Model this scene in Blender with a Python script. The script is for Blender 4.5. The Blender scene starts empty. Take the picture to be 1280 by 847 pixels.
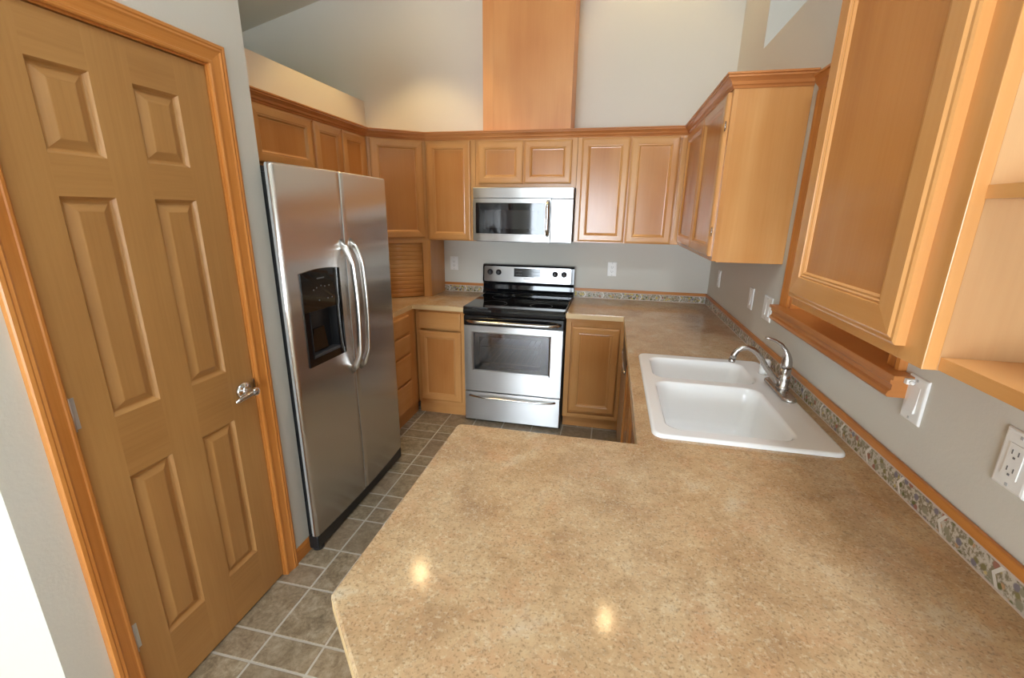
import bpy, bmesh, math, random
from mathutils import Vector, Matrix
random.seed(7)
SC = bpy.context.scene
COL = SC.collection
PI = math.pi

# ------------------------------------------------------------------ camera
F_PX = 554.41
CAM = Vector((-0.768, -3.7402, 1.5947))
yaw, pit, rol = [math.radians(a) for a in (12.2547, -15.8999, 0.7585)]
fwd = Vector((-math.sin(yaw)*math.cos(pit), math.cos(yaw)*math.cos(pit), math.sin(pit)))
rt = Vector((math.cos(yaw), math.sin(yaw), 0)); up = rt.cross(fwd)
r2 = rt*math.cos(rol)+up*math.sin(rol); u2 = -rt*math.sin(rol)+up*math.cos(rol)
cd = bpy.data.cameras.new('camera'); cam = bpy.data.objects.new('camera', cd); COL.objects.link(cam)
m3 = Matrix((r2, u2, -fwd)).transposed()
cam.matrix_world = Matrix.Translation(CAM) @ m3.to_4x4()
cd.sensor_width = 36.0; cd.lens = F_PX/1280*36.0; cd.clip_start = 0.02; cd.clip_end = 200
SC.camera = cam

# ------------------------------------------------------------------ light and exposure
SC.view_settings.view_transform = 'Standard'
SC.view_settings.look = 'None'
SC.view_settings.gamma = 1.0
SC.view_settings.use_curve_mapping = False
SC.view_settings.exposure = 1.3
SC.cycles.use_denoising = True
SC.cycles.max_bounces = 10
SC.cycles.diffuse_bounces = 6
SC.cycles.glossy_bounces = 5
SC.cycles.transparent_max_bounces = 12
SC.cycles.sample_clamp_indirect = 6.0
SC.cycles.caustics_reflective = False
SC.cycles.caustics_refractive = False
SKY = 11.0           # daylight outside
LAMP = 20.0          # watts of each ceiling lamp
world = bpy.data.worlds.new('World'); SC.world = world; world.use_nodes = True
wb = world.node_tree.nodes['Background']
wb.inputs[0].default_value = (0.80, 0.90, 1.0, 1); wb.inputs[1].default_value = SKY

# room extents: back wall y=0, right wall x=0
XW, YS = -5.4, -9.0                      # west wall, south wall (behind the camera)
WINS = [  # openings: (wall, a0, a1, z0, z1)
    ('S', -2.95, -0.65, 0.03, 2.15), ('S', -4.55, -3.55, 0.75, 2.12),
    ('E', -7.00, -6.20, 0.85, 2.10), ('T', -1.20, -0.30, -4.40, -3.40)]   # E, T: openings added for light; T: skylight, x and y range
def portal(name, loc, rot, sx, sy):
    l = bpy.data.lights.new(name, 'AREA'); l.shape = 'RECTANGLE'; l.size = sx; l.size_y = sy
    l.cycles.is_portal = True
    o = bpy.data.objects.new(name, l); COL.objects.link(o); o.location = loc; o.rotation_euler = rot
for i, (w, a0, a1, z0, z1) in enumerate(WINS):
    if w == 'S': portal('daylight_portal', ((a0+a1)/2, YS-0.12, (z0+z1)/2), (PI/2, 0, 0), a1-a0, z1-z0)
    elif w == 'T': xm = (a0+a1)/2; portal('daylight_portal', (xm, (z0+z1)/2, 3.04+0.23*(xm+3.96)+0.2), (0, -math.atan(0.23), 0), a1-a0, z1-z0)
    else: portal('daylight_portal', (0.24, (a0+a1)/2, (z0+z1)/2), (PI/2, 0, PI/2), a1-a0, z1-z0)

# ------------------------------------------------------------------ materials
def lin(r, g, b):
    f = lambda c: (c/255/12.92 if c/255 <= 0.04045 else ((c/255+0.055)/1.055)**2.4)
    return (f(r), f(g), f(b), 1)
class NT:
    def __init__(s, name):
        s.m = bpy.data.materials.new(name); s.m.use_nodes = True
        s.t = s.m.node_tree; s.p = s.t.nodes['Principled BSDF']
    def n(s, typ, **kw):
        x = s.t.nodes.new(typ)
        for k, v in kw.items():
            if k.startswith('i_'):
                key = k[2:]; key = int(key) if key.isdigit() else key.replace('_', ' ')
                x.inputs[key].default_value = v
            else: setattr(x, k, v)
        return x
    def l(s, a, b): s.t.links.new(a, b)
    def math(s, op, a, b=None, c=None):
        x = s.n('ShaderNodeMath', operation=op)
        for i, v in enumerate((a, b, c)):
            if v is None: continue
            if hasattr(v, 'is_linked') or hasattr(v, 'links'): s.l(v, x.inputs[i])
            else: x.inputs[i].default_value = v
        return x.outputs[0]
    def mix(s, f, a, b, mode='MIX'):
        x = s.n('ShaderNodeMix', data_type='RGBA', blend_type=mode)
        for sock, v in ((x.inputs[0], f), (x.inputs[6], a), (x.inputs[7], b)):
            if hasattr(v, 'links'): s.l(v, sock)
            else: sock.default_value = v
        return x.outputs[2]
    def ramp(s, f, stops, interp='LINEAR'):
        x = s.n('ShaderNodeValToRGB'); cr = x.color_ramp; cr.interpolation = interp
        while len(cr.elements) < len(stops): cr.elements.new(0.5)
        for e, (p, c) in zip(cr.elements, stops): e.position = p; e.color = c
        s.l(f, x.inputs[0]); return x.outputs[0]
    def coords(s, scale=(1, 1, 1), rnd=True):
        tc = s.n('ShaderNodeTexCoord'); mp = s.n('ShaderNodeMapping'); mp.inputs['Scale'].default_value = scale
        if rnd:
            oi = s.n('ShaderNodeObjectInfo'); k = s.math('MULTIPLY', oi.outputs['Random'], 13.0)
            a = s.n('ShaderNodeVectorMath', operation='ADD'); s.l(tc.outputs['Object'], a.inputs[0]); s.l(k, a.inputs[1]); s.l(a.outputs[0], mp.inputs[0])
        else: s.l(tc.outputs['Object'], mp.inputs[0])
        return mp.outputs[0]
    def noise(s, vec, scale, detail=4, rough=0.5, dist=0.0):
        x = s.n('ShaderNodeTexNoise', i_Scale=scale, i_Detail=detail, i_Roughness=rough, i_Distortion=dist)
        s.l(vec, x.inputs['Vector']); return x.outputs[0]
    def bump(s, h, strength, dist=0.01):
        x = s.n('ShaderNodeBump', i_Strength=strength, i_Distance=dist); s.l(h, x.inputs['Height']); s.l(x.outputs[0], s.p.inputs['Normal'])
    def set(s, **kw):
        for k, v in kw.items(): s.p.inputs[k.replace('_', ' ')].default_value = v
        return s
def plain(name, c, rough=0.5, metal=0.0, **kw):
    t = NT(name); t.p.inputs['Base Color'].default_value = c
    t.p.inputs['Roughness'].default_value = rough; t.p.inputs['Metallic'].default_value = metal
    v = t.noise(t.coords(), 60, 2)                    # faint unevenness of the surface
    r = t.math('MULTIPLY_ADD', v, 0.08, max(0.0, rough-0.04)); t.l(r, t.p.inputs['Roughness'])
    t.set(**kw); return t.m
def wood(name, light, mid, dark, axis='z', rough=0.21, knots=0.0, streak=0.14):
    t = NT(name)
    sc = (6, 6, 0.9) if axis == 'z' else (0.9, 0.9, 6)
    v = t.coords(sc)
    big = t.noise(v, 0.9, 3, 0.5, 0.6)
    sc2 = (70, 70, 2.2) if axis == 'z' else (2.2, 2.2, 70)
    fine = t.noise(t.coords(sc2), 1.6, 5, 0.6)
    cloud = t.noise(t.coords((1, 1, .6)), 3.0, 2)
    f = t.math('ADD', t.math('MULTIPLY', big, 0.45), t.math('ADD', t.math('MULTIPLY', fine, streak), t.math('MULTIPLY', cloud, 0.62-streak)))
    c = t.ramp(f, [(0.34, dark), (0.53, mid), (0.72, light)])
    if knots:
        vo = t.n('ShaderNodeTexVoronoi', i_Scale=6.5); t.l(t.coords((1, 1, 0.9)), vo.inputs['Vector'])
        k = t.math('SMOOTH_MIN', t.math('MULTIPLY', vo.outputs[0], 22.0), 1.0, 0.2)
        c = t.mix(t.math('SUBTRACT', 1.0, k), c, tuple(x*0.45 for x in dark[:3])+(1,))
    t.l(c, t.p.inputs['Base Color'])
    t.set(Roughness=rough, Specular_IOR_Level=0.5)
    t.bump(fine, 0.05, 0.002)
    return t.m
ML, MM, MD = lin(214, 160, 100), lin(201, 143, 84), lin(186, 125, 68)
WV = wood('maple_vertical_grain', ML, MM, MD, 'z'); WH = wood('maple_cross_grain', ML, MM, MD, 'h')
WP = wood('maple_panel_grain', lin(200, 141, 82), lin(189, 127, 69), lin(173, 109, 55), 'z')
WC = wood('maple_crown_shaded', lin(208, 144, 88), lin(194, 126, 72), lin(174, 106, 58), 'h')  # redder crown maple, with the crown's shade darkened into the colour
W = [WV, WH, WP]
KV = wood('knotty_maple_ply', lin(206, 168, 124), lin(194, 152, 106), lin(178, 132, 88), 'z', 0.4, knots=1.0)
OV = wood('red_oak_trim_vertical', lin(206, 140, 72), lin(192, 122, 56), lin(172, 102, 42), 'z', 0.36, streak=0.34)
OH = wood('red_oak_trim_cross', lin(206, 140, 72), lin(192, 122, 56), lin(172, 102, 42), 'h', 0.36, streak=0.34)
CV = wood('stained_sill', lin(200, 136, 76), lin(186, 120, 62), lin(166, 98, 46), 'h', 0.32)
DV = wood('tan_oak_door_vertical', lin(186, 140, 84), lin(174, 127, 73), lin(160, 113, 62), 'z', 0.42, streak=0.3)
DH = wood('tan_oak_door_cross', lin(186, 140, 84), lin(174, 127, 73), lin(160, 113, 62), 'h', 0.42, streak=0.3)
CHV = wood('orange_maple_veneer', lin(220, 158, 98), lin(210, 144, 84), lin(197, 126, 68), 'z', 0.4)
def wall_paint(name, c, s=0.12):
    t = NT(name); v = t.coords(rnd=False)
    n = t.noise(v, 90, 3, 0.6); t.bump(n, s, 0.004)
    n2 = t.noise(v, 2.0, 2); t.l(t.mix(n2, tuple(x*0.97 for x in c[:3])+(1,), c), t.p.inputs['Base Color'])
    t.set(Roughness=0.7); return t.m
PAINT = wall_paint('greige_wall_paint', lin(209, 206, 196))
CEILP = wall_paint('ceiling_paint', lin(205, 203, 192), 0.25)
def counter_mat():
    t = NT('speckled_tan_laminate'); v = t.coords(rnd=False)
    a = t.noise(v, 5.5, 6, 0.62, 0.4); b = t.noise(v, 13, 5, 0.6, 0.3); s1 = t.noise(v, 190, 3, 0.6); s2 = t.noise(v, 120, 4, 0.7); s3 = t.noise(v, 45, 4, 0.7, 0.8)
    c = t.ramp(a, [(0.30, lin(170, 136, 101)), (0.44, lin(187, 154, 115)), (0.58, lin(199, 169, 130)), (0.72, lin(204, 188, 160))])
    c = t.mix(t.math('MULTIPLY', t.ramp(b, [(0.50, (0, 0, 0, 1)), (0.70, (1, 1, 1, 1))]), 0.38), c, lin(198, 146, 106))
    c = t.mix(t.math('MULTIPLY', t.ramp(s2, [(0.53, (0, 0, 0, 1)), (0.64, (1, 1, 1, 1))]), 0.45), c, lin(216, 200, 170))
    c = t.mix(t.math('MULTIPLY', t.ramp(s1, [(0.36, (1, 1, 1, 1)), (0.45, (0, 0, 0, 1))]), 0.50), c, lin(116, 92, 66))
    c = t.mix(t.math('MULTIPLY', t.ramp(s3, [(0.36, (1, 1, 1, 1)), (0.50, (0, 0, 0, 1))]), 0.30), c, lin(138, 110, 80))
    t.l(c, t.p.inputs['Base Color']); t.set(Roughness=0.11, Specular_IOR_Level=0.42)
    t.bump(s2, 0.05, 0.001); return t.m
COUNTER = counter_mat()
EDGE = plain('beige_laminate_edge', lin(222, 190, 140), 0.35)
def tile_mat():
    t = NT('slate_look_vinyl'); v = t.coords(rnd=False)
    g = t.n('ShaderNodeNewGeometry'); r = g.outputs['Random Per Island']
    a = t.noise(v, 18, 7, 0.7, 0.7); b = t.noise(v, 70, 4, 0.7)
    f = t.math('ADD', t.math('MULTIPLY', a, 0.75), t.math('MULTIPLY', b, 0.35))
    c = t.ramp(f, [(0.38, lin(100, 88, 68)), (0.53, lin(146, 131, 106)), (0.68, lin(184, 171, 148))])
    c = t.mix(t.math('MULTIPLY', r, 0.5), c, lin(146, 124, 104))
    c = t.mix(t.math('MULTIPLY', t.math('FRACT', t.math('MULTIPLY', r, 7.3)), 0.35), c, lin(120, 112, 92))
    t.l(c, t.p.inputs['Base Color']); t.set(Roughness=0.42); t.bump(f, 0.15, 0.004); return t.m
TILE = tile_mat()
GROUT = plain('pale_grout', lin(190, 185, 174), 0.6)
def steel(name, c=(0.60, 0.59, 0.57, 1), rough=0.24, axis='h', vert=False):
    t = NT(name); t.set(Metallic=1.0, Base_Color=c)
    sc = (2, 2, 500) if axis == 'h' else (500, 500, 2)
    n = t.noise(t.coords(sc), 1.0, 2, 0.5)
    t.l(t.math('MULTIPLY_ADD', n, 0.05, rough-0.025), t.p.inputs['Roughness'])
    n2 = t.noise(t.coords((0.25, 0.25, 5.0)), 1.2, 2, 0.5)   # the faint waviness of rolled sheet
    t.bump(n2, 0.03, 0.02)
    if vert == 'y':
        for l_ in list(t.p.inputs['Roughness'].links): t.t.links.remove(l_)
        t.set(Roughness=rough)
    if vert:
        cx = t.n('ShaderNodeCombineXYZ'); cx.inputs[{'x': 0, 'y': 1, 'z': 2}[vert]].default_value = 1.0; t.l(cx.outputs[0], t.p.inputs['Tangent']); t.set(Anisotropic=0.95)
    return t.m
STEEL = steel('brushed_stainless', (0.52, 0.515, 0.51, 1), 0.30, vert='z'); STEEL_F = steel('fridge_stainless', (0.70, 0.67, 0.64, 1), 0.27, vert='y')
SATIN = steel('satin_handle_steel', (0.66, 0.65, 0.63, 1), 0.2)
HINGE = plain('satin_chrome_hinge', (0.62, 0.62, 0.62, 1), 0.4, 0.7)
CHROME = plain('polished_chrome', (0.75, 0.75, 0.75, 1), 0.12, 1.0)
NICKEL = plain('brushed_nickel', (0.50, 0.47, 0.44, 1), 0.26, 1.0)
BLACK = plain('black_plastic', (0.012, 0.012, 0.013, 1), 0.35)
GLOSSB = plain('black_glass', (0.006, 0.006, 0.007, 1), 0.045)
DGREY = plain('dark_grey_plastic', (0.05, 0.05, 0.055, 1), 0.4)
MGREY = plain('mid_grey_print', (0.16, 0.16, 0.16, 1), 0.5)
LGREY = plain('light_grey_print', (0.5, 0.5, 0.5, 1), 0.5)
TEXG = plain('grey_textured_steel_side', (0.42, 0.42, 0.41, 1), 0.45, 0.3)
PORC = plain('white_enamel', (0.86, 0.86, 0.85, 1), 0.12)
WPL = plain('white_plate_plastic', (0.82, 0.82, 0.80, 1), 0.3)
SLOT = plain('grey_slot', (0.16, 0.16, 0.16, 1), 0.6)
WIRE = plain('rack_wire', (0.6, 0.6, 0.6, 1), 0.3, 1.0)
BLIND = plain('white_blind_slat', (0.8, 0.78, 0.72, 1), 0.5)
WFRAME = plain('white_window_frame', (0.8, 0.8, 0.8, 1), 0.4)
def tinted_glass(name, tr, rough=0.03, base=0.02):
    t = NT(name); nt = t.t
    g = t.n('ShaderNodeBsdfGlossy', i_Roughness=rough); tp = t.n('ShaderNodeBsdfTransparent'); tp.inputs[0].default_value = (tr, tr, tr*1.05, 1)
    fr = t.n('ShaderNodeFresnel', i_IOR=1.6); mx = t.n('ShaderNodeMixShader')
    k = t.math('MULTIPLY_ADD', fr.outputs[0], 0.9, base)
    t.l(k, mx.inputs[0]); t.l(tp.outputs[0], mx.inputs[1]); t.l(g.outputs[0], mx.inputs[2])
    t.l(mx.outputs[0], nt.nodes['Material Output'].inputs[0]); return t.m
OVENGLASS = tinted_glass('smoked_oven_glass', 0.8, 0.05, 0.14); PANE = tinted_glass('window_pane', 0.92)
def border_mat(name, axis):
    """fruit-painted border tile: white ground, fruit blobs, chevron joints, pale edge lines"""
    t = NT(name); tc = t.n('ShaderNodeTexCoord'); sp = t.n('ShaderNodeSeparateXYZ'); t.l(tc.outputs['Object'], sp.inputs[0])
    u = sp.outputs['X' if axis == 'x' else 'Y']; z = sp.outputs['Z']
    zz = t.math('ABSOLUTE', t.math('SUBTRACT', z, 0.029))
    vo = t.n('ShaderNodeTexVoronoi', i_Scale=52.0, i_Randomness=0.9); t.l(tc.outputs['Object'], vo.inputs['Vector'])
    sc = t.n('ShaderNodeSeparateColor'); t.l(vo.outputs['Color'], sc.inputs[0])
    fruit = t.ramp(sc.outputs[0], [(0.0, lin(112, 112, 74)), (0.16, lin(208, 184, 96)), (0.38, lin(194, 154, 116)), (0.54, lin(136, 128, 88)), (0.64, lin(130, 124, 134)), (0.74, lin(160, 112, 96)), (0.80, lin(150, 146, 124))], 'CONSTANT')
    n = t.noise(tc.outputs['Object'], 130, 3, 0.6)
    base = t.mix(t.ramp(n, [(0.42, (1, 1, 1, 1)), (0.56, (0, 0, 0, 1))]), lin(202, 194, 180), lin(138, 128, 106))
    blob = t.ramp(vo.outputs['Distance'], [(0.36, (1, 1, 1, 1)), (0.5, (0, 0, 0, 1))])
    c = t.mix(blob, base, fruit)
    ch = t.math('FRACT', t.math('DIVIDE', t.math('ADD', u, t.math('MULTIPLY', zz, 0.65)), 0.152))
    c = t.mix(t.math('LESS_THAN', ch, 0.06), c, lin(224, 220, 212))
    c = t.mix(t.math('GREATER_THAN', zz, 0.0232), c, lin(206, 190, 180))
    c = t.mix(t.math('GREATER_THAN', zz, 0.0262), c, lin(214, 196, 178))
    t.l(c, t.p.inputs['Base Color']); t.set(Roughness=0.15); return t.m
BTX, BTY = border_mat('fruit_border_tile_x', 'x'), border_mat('fruit_border_tile_y', 'y')
def emit(name, c, s):
    t = NT(name); t.set(Base_Color=c, Emission_Color=c, Emission_Strength=s); return t.m
BULB = emit('warm_bulb', (1.0, 0.70, 0.36, 1), 110.0)
DISP = plain('dark_display_glass', (0.01, 0.012, 0.012, 1), 0.08)

# ------------------------------------------------------------------ mesh helpers
def offset_poly(pts, d):
    """inset (d>0) a counter-clockwise polygon with mitred corners"""
    n = len(pts); out = []
    for i in range(n):
        p0, p1, p2 = Vector(pts[i-1]), Vector(pts[i]), Vector(pts[(i+1) % n])
        a = (p1-p0).normalized(); b = (p2-p1).normalized()
        na, nb = Vector((-a.y, a.x)), Vector((-b.y, b.x))
        k = 1+na.dot(nb); m = (na+nb)/k if k > 1e-6 else na
        out.append(tuple(p1+m*d))
    return out
def rrect(x0, x1, y0, y1, r, n=5):
    out = []
    for cx, cy, a in ((x1-r, y0+r, -90), (x1-r, y1-r, 0), (x0+r, y1-r, 90), (x0+r, y0+r, 180)):
        for i in range(n+1):
            t = math.radians(a+90*i/n); out.append((cx+r*math.cos(t), cy+r*math.sin(t)))
    return out
class MB:
    def __init__(s, M=None): s.bm = bmesh.new(); s.M = M
    def v(s, p):
        p = Vector(p); return s.bm.verts.new(s.M @ p if s.M else p)
    def face(s, vs, mat=0, smooth=False):
        try: f = s.bm.faces.new(vs)
        except ValueError: return None
        f.material_index = mat; f.smooth = smooth; return f
    def quad(s, a, b, c, d, mat=0): return s.face([s.v(p) for p in (a, b, c, d)], mat)
    def box(s, x0, x1, y0, y1, z0, z1, mat=0, bev=0.0):
        x0, x1 = min(x0, x1), max(x0, x1); y0, y1 = min(y0, y1), max(y0, y1); z0, z1 = min(z0, z1), max(z0, z1)
        vs = [s.v((x, y, z)) for x in (x0, x1) for y in (y0, y1) for z in (z0, z1)]
        fs = [s.face([vs[i] for i in q], mat) for q in ((0, 1, 3, 2), (4, 6, 7, 5), (0, 4, 5, 1), (2, 3, 7, 6), (0, 2, 6, 4), (1, 5, 7, 3))]
        if bev:
            es = list({e for f in fs for e in f.edges})
            r = bmesh.ops.bevel(s.bm, geom=es, offset=bev, segments=2, affect='EDGES', profile=0.5)
            for f in r['faces']: f.material_index = mat
        return s
    def prism(s, poly, z0, z1, mat=0, cap=True, bev=0.0, smooth=False):
        """poly: ccw (x,y) list; optional top bevel ring"""
        rings = [[s.v((x, y, z0)) for x, y in poly]]
        if bev:
            rings.append([s.v((x, y, z1-bev)) for x, y in poly])
            rings.append([s.v((x, y, z1-bev*0.3)) for x, y in offset_poly(poly, bev*0.3)])
            rings.append([s.v((x, y, z1)) for x, y in offset_poly(poly, bev)])
        else: rings.append([s.v((x, y, z1)) for x, y in poly])
        s.loft(rings, mat, True, smooth)
        if cap: s.face(rings[0][::-1], mat); s.face(rings[-1], mat)
        return s
    def loft(s, rings, mat=0, closed=True, smooth=False, mats=None):
        for a, b in zip(rings, rings[1:]):
            n = len(a)
            for i in range(n if closed else n-1):
                j = (i+1) % n
                s.face([a[i], a[j], b[j], b[i]], mats[i] if mats else mat, smooth)
    def tube(s, path, rad, seg=12, mat=0, flat=(1, 1), ref=(0, 0, 1), caps=True):
        pts = [Vector(p) for p in path]; n = len(pts); rings = []
        rad = rad if isinstance(rad, (list, tuple)) else [rad]*n
        for i, p in enumerate(pts):
            t = (pts[min(i+1, n-1)]-pts[max(i-1, 0)]).normalized()
            u = Vector(ref).cross(t)
            if u.length < 1e-3: u = Vector((1, 0, 0)).cross(t)
            u.normalize(); w = t.cross(u)
            rings.append([s.v(p+u*math.cos(2*PI*k/seg)*rad[i]*flat[0]+w*math.sin(2*PI*k/seg)*rad[i]*flat[1]) for k in range(seg)])
        s.loft(rings, mat, True, True)
        if caps: s.face(rings[0][::-1], mat); s.face(rings[-1], mat)
        return s
    def lathe(s, c, prof, seg=24, mat=0, axis='z'):
        """prof: (radius, height) along axis from c"""
        rings = []
        for r, h in prof:
            ring = []
            for k in range(seg):
                a = 2*PI*k/seg; p, q = r*math.cos(a), r*math.sin(a)
                d = {'z': (p, q, h), 'y': (q, h, p), 'x': (h, p, q)}[axis]
                ring.append(s.v((c[0]+d[0], c[1]+d[1], c[2]+d[2])))
            rings.append(ring)
        s.loft(rings, mat, True, True)
        s.face(rings[0][::-1], mat); s.face(rings[-1], mat); return s
    def rings(s, o, u, v, n, w, h, prof, mh=1, mv=0, mp=0, back=True):
        """mitred panel: o = lower-left corner, u across, v up, n outward; prof = [(inset, height)]"""
        o, u, v, n = Vector(o), Vector(u), Vector(v), Vector(n); R = []
        for a, hh in prof:
            R.append([s.v(o+u*x+v*y+n*hh) for x, y in ((a, a), (w-a, a), (w-a, h-a), (a, h-a))])
        s.loft(R, 0, True, False, [mh, mv, mh, mv]); s.face(R[-1], mp)
        if back: s.face(R[0][::-1], mp)
        return s
    def sweep(s, path, prof, mat=0, closed=False, capends=True):
        """prof (out, z) swept along a plan path (x,y) with mitres; out is to the right-hand side of travel"""
        n = len(path); rings = []
        P = [Vector(p) for p in path]
        for i in range(n):
            a = (P[i]-P[i-1]).normalized() if i > 0 else None
            b = (P[i+1]-P[i]).normalized() if i < n-1 else None
            a = a or b; b = b or a
            na, nb = Vector((a.y, -a.x)), Vector((b.y, -b.x)); m = (na+nb)/(1+na.dot(nb))
            rings.append([s.v((P[i].x+m.x*q, P[i].y+m.y*q, z)) for q, z in prof])
        s.loft(rings, mat, True, False)
        if capends: s.face(rings[0], mat); s.face(rings[-1][::-1], mat)
        return s
    def fill(s, loops, z, mat=0):
        es = []
        for lp in loops:
            vs = lp if not isinstance(lp[0], tuple) else [s.v((x, y, z)) for x, y in lp]
            for a, b in zip(vs, vs[1:]+vs[:1]):
                es.append(s.bm.edges.get((a, b)) or s.bm.edges.new((a, b)))
        r = bmesh.ops.triangle_fill(s.bm, edges=es, use_beauty=True, use_dissolve=False)
        for f in r['geom']:
            if isinstance(f, bmesh.types.BMFace): f.material_index = mat
        return s
    def build(s, name, mats, parent=None, fix=True):
        bm = s.bm
        if fix: bmesh.ops.recalc_face_normals(bm, faces=bm.faces)
        off = root_loc(parent) if parent else Vector((0, 0, 0))
        if parent: bmesh.ops.translate(bm, verts=bm.verts, vec=-off)
        me = bpy.data.meshes.new(name); bm.to_mesh(me); bm.free()
        for m in (mats if isinstance(mats, (list, tuple)) else [mats]): me.materials.append(m)
        o = bpy.data.objects.new(name, me); COL.objects.link(o)
        if parent: o.parent = parent
        return o
def root_loc(o):
    l = Vector((0, 0, 0))
    while o is not None: l += o.location; o = o.parent
    return l
def thing(name, label, cat, loc, group=None):
    o = bpy.data.objects.new(name, None); COL.objects.link(o); o.location = loc; o.empty_display_size = 0.05
    o['label'] = label; o['category'] = cat; o['kind'] = 'thing'
    if group: o['group'] = group
    return o
def tag(o, label, cat, group=None, kind='thing'):
    o['label'] = label; o['category'] = cat; o['kind'] = kind
    if group: o['group'] = group
    return o
def struct(name, mb, mats, label=None, cat=None):
    o = mb.build(name, mats); o['kind'] = 'structure'
    if label: o['label'] = label
    if cat: o['category'] = cat
    return o
def sstruct(name, loc, label, cat):
    o = thing(name, label, cat, loc); o['kind'] = 'structure'; return o

# ------------------------------------------------------------------ room shell
def wall_with_holes(mb, a0, a1, z0, z1, holes, put):
    aa = sorted({a0, a1, *[h[0] for h in holes], *[h[1] for h in holes]}); zz = sorted({z0, z1, *[h[2] for h in holes], *[h[3] for h in holes]})
    for i in range(len(aa)-1):
        for j in range(len(zz)-1):
            ac, zc = (aa[i]+aa[i+1])/2, (zz[j]+zz[j+1])/2
            if any(h[0] < ac < h[1] and h[2] < zc < h[3] for h in holes): continue
            put(aa[i], aa[i+1], zz[j], zz[j+1])
def ceil_z(x): return 3.04+0.23*(x+3.96)
# floor: grout plane with raised vinyl tiles, modular 0.1137 m pattern
G = 0.1137; g = 0.0042
mb = MB(); mb.box(XW-0.2, 0.2, -4.6, 0.2, -0.1, 0.0, 1); mb.box(XW-0.2, 0.2, YS-0.2, -4.6, -0.1, 0.006, 2)
def vt(x0, x1, y0, y1):
    x0, x1, y0, y1 = max(x0, XW), min(x1, 0), max(y0, -4.6), min(y1, 0)
    if x1-x0 < 0.02 or y1-y0 < 0.02: return
    A = [(x0+g, y0+g), (x1-g, y0+g), (x1-g, y1-g), (x0+g, y1-g)]; B = offset_poly(A, 0.0015)
    r0 = [mb.v((x, y, 0.0)) for x, y in A]; r1 = [mb.v((x, y, 0.0012)) for x, y in B]
    mb.loft([r0, r1], 0); mb.face(r1, 0)
for ci in range(-18, 10):
    x0 = -1.952+ci*2*G; x1 = x0+2*G
    if x1 < XW or x0 > 0: continue
    for k in range(-20, 28):
        y0 = -2.392+(k*4+(0 if ci % 2 else 2))*G - (2*G if ci % 2 else 0)
        vt(x0, x1, y0, y0+2*G)                                   # big square
        yb = y0+2*G; t = random.random()
        if ci == -1 and abs(yb+2.392) < 1.5: t = 0.5
        if t < 0.12:
            vt(x0, x0+G, yb, yb+2*G); vt(x0+G, x1, yb, yb+G); vt(x0+G, x1, yb+G, yb+2*G)
        elif t < 0.28:
            vt(x0, x0+G, yb, yb+G); vt(x0, x0+G, yb+G, yb+2*G); vt(x0+G, x1, yb, yb+2*G)
        else:
            vt(x0, x1, yb, yb+G); vt(x0, x1, yb+G, yb+2*G)
struct('floor', mb, [TILE, GROUT, plain('pale_bounce_carpet', lin(176, 162, 140), 0.9)])  # carpet beyond the tiles is unseen, added pale to bounce daylight
# ceiling: sloped
def slope_cell(mb, x0, x1, y0, y1):
    V = [mb.v((x, y, ceil_z(x)+d)) for d in (0, 0.12) for x, y in ((x0, y0), (x1, y0), (x1, y1), (x0, y1))]
    for q in ((0, 1, 2, 3), (7, 6, 5, 4), (0, 4, 5, 1), (1, 5, 6, 2), (2, 6, 7, 3), (3, 7, 4, 0)): mb.face([V[i] for i in q])
mb = MB(); wall_with_holes(mb, XW-0.2, 0.2, YS-0.2, 0.2, [(a0, a1, z0, z1) for w, a0, a1, z0, z1 in WINS if w == 'T'], lambda a, b, c, d: slope_cell(mb, a, b, c, d))
struct('ceiling', mb, CEILP)
TOP = 4.05
mb = MB(); mb.box(XW-0.2, 0.2, 0, 0.2, 0, TOP); struct('wall_back', mb, PAINT)
# right wall with an upper opening (plant niche) and the trimmed recess over the sink
NY0, NY1, NZ0, NZ1 = -2.4, -0.61, 2.512, 3.35
RY0, RY1, RZ0, RZ1 = -2.40, -1.64, 1.200, 2.06
mb = MB(); T = 0.5
ys = [YS-0.2, RY0, RY1, 0.0]
wall_with_holes(mb, YS-0.2, 0.2, 0, TOP, [(NY0, NY1, NZ0, NZ1), (RY0, RY1, RZ0, RZ1)]+[(a0, a1, z0, z1) for w, a0, a1, z0, z1 in WINS if w == 'E'], lambda a, b, c, d: mb.box(0, 0.14, a, b, c, d))
mb.box(0.14, 0.2, RY0-0.05, RY1+0.05, RZ0-0.05, RZ1+0.05)          # closed back of the recess
mb.box(0.6, 0.7, NY0-0.1, NY1+0.1, NZ0-0.1, NZ1+0.1)               # back of the niche
mb.box(0.14, 0.6, NY0-0.1, NY0, NZ0-0.1, NZ1+0.1); mb.box(0.14, 0.6, NY1, NY1+0.1, NZ0-0.1, NZ1+0.1)
mb.box(0.14, 0.6, NY0, NY1, NZ0-0.1, NZ0); mb.box(0.14, 0.6, NY0, NY1, NZ1, NZ1+0.1)
struct('wall_right', mb, PAINT)
mb = MB(); mb.box(XW, -2.872, -2.174, 0, 0, 2.47); struct('wall_left', mb, PAINT)
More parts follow.
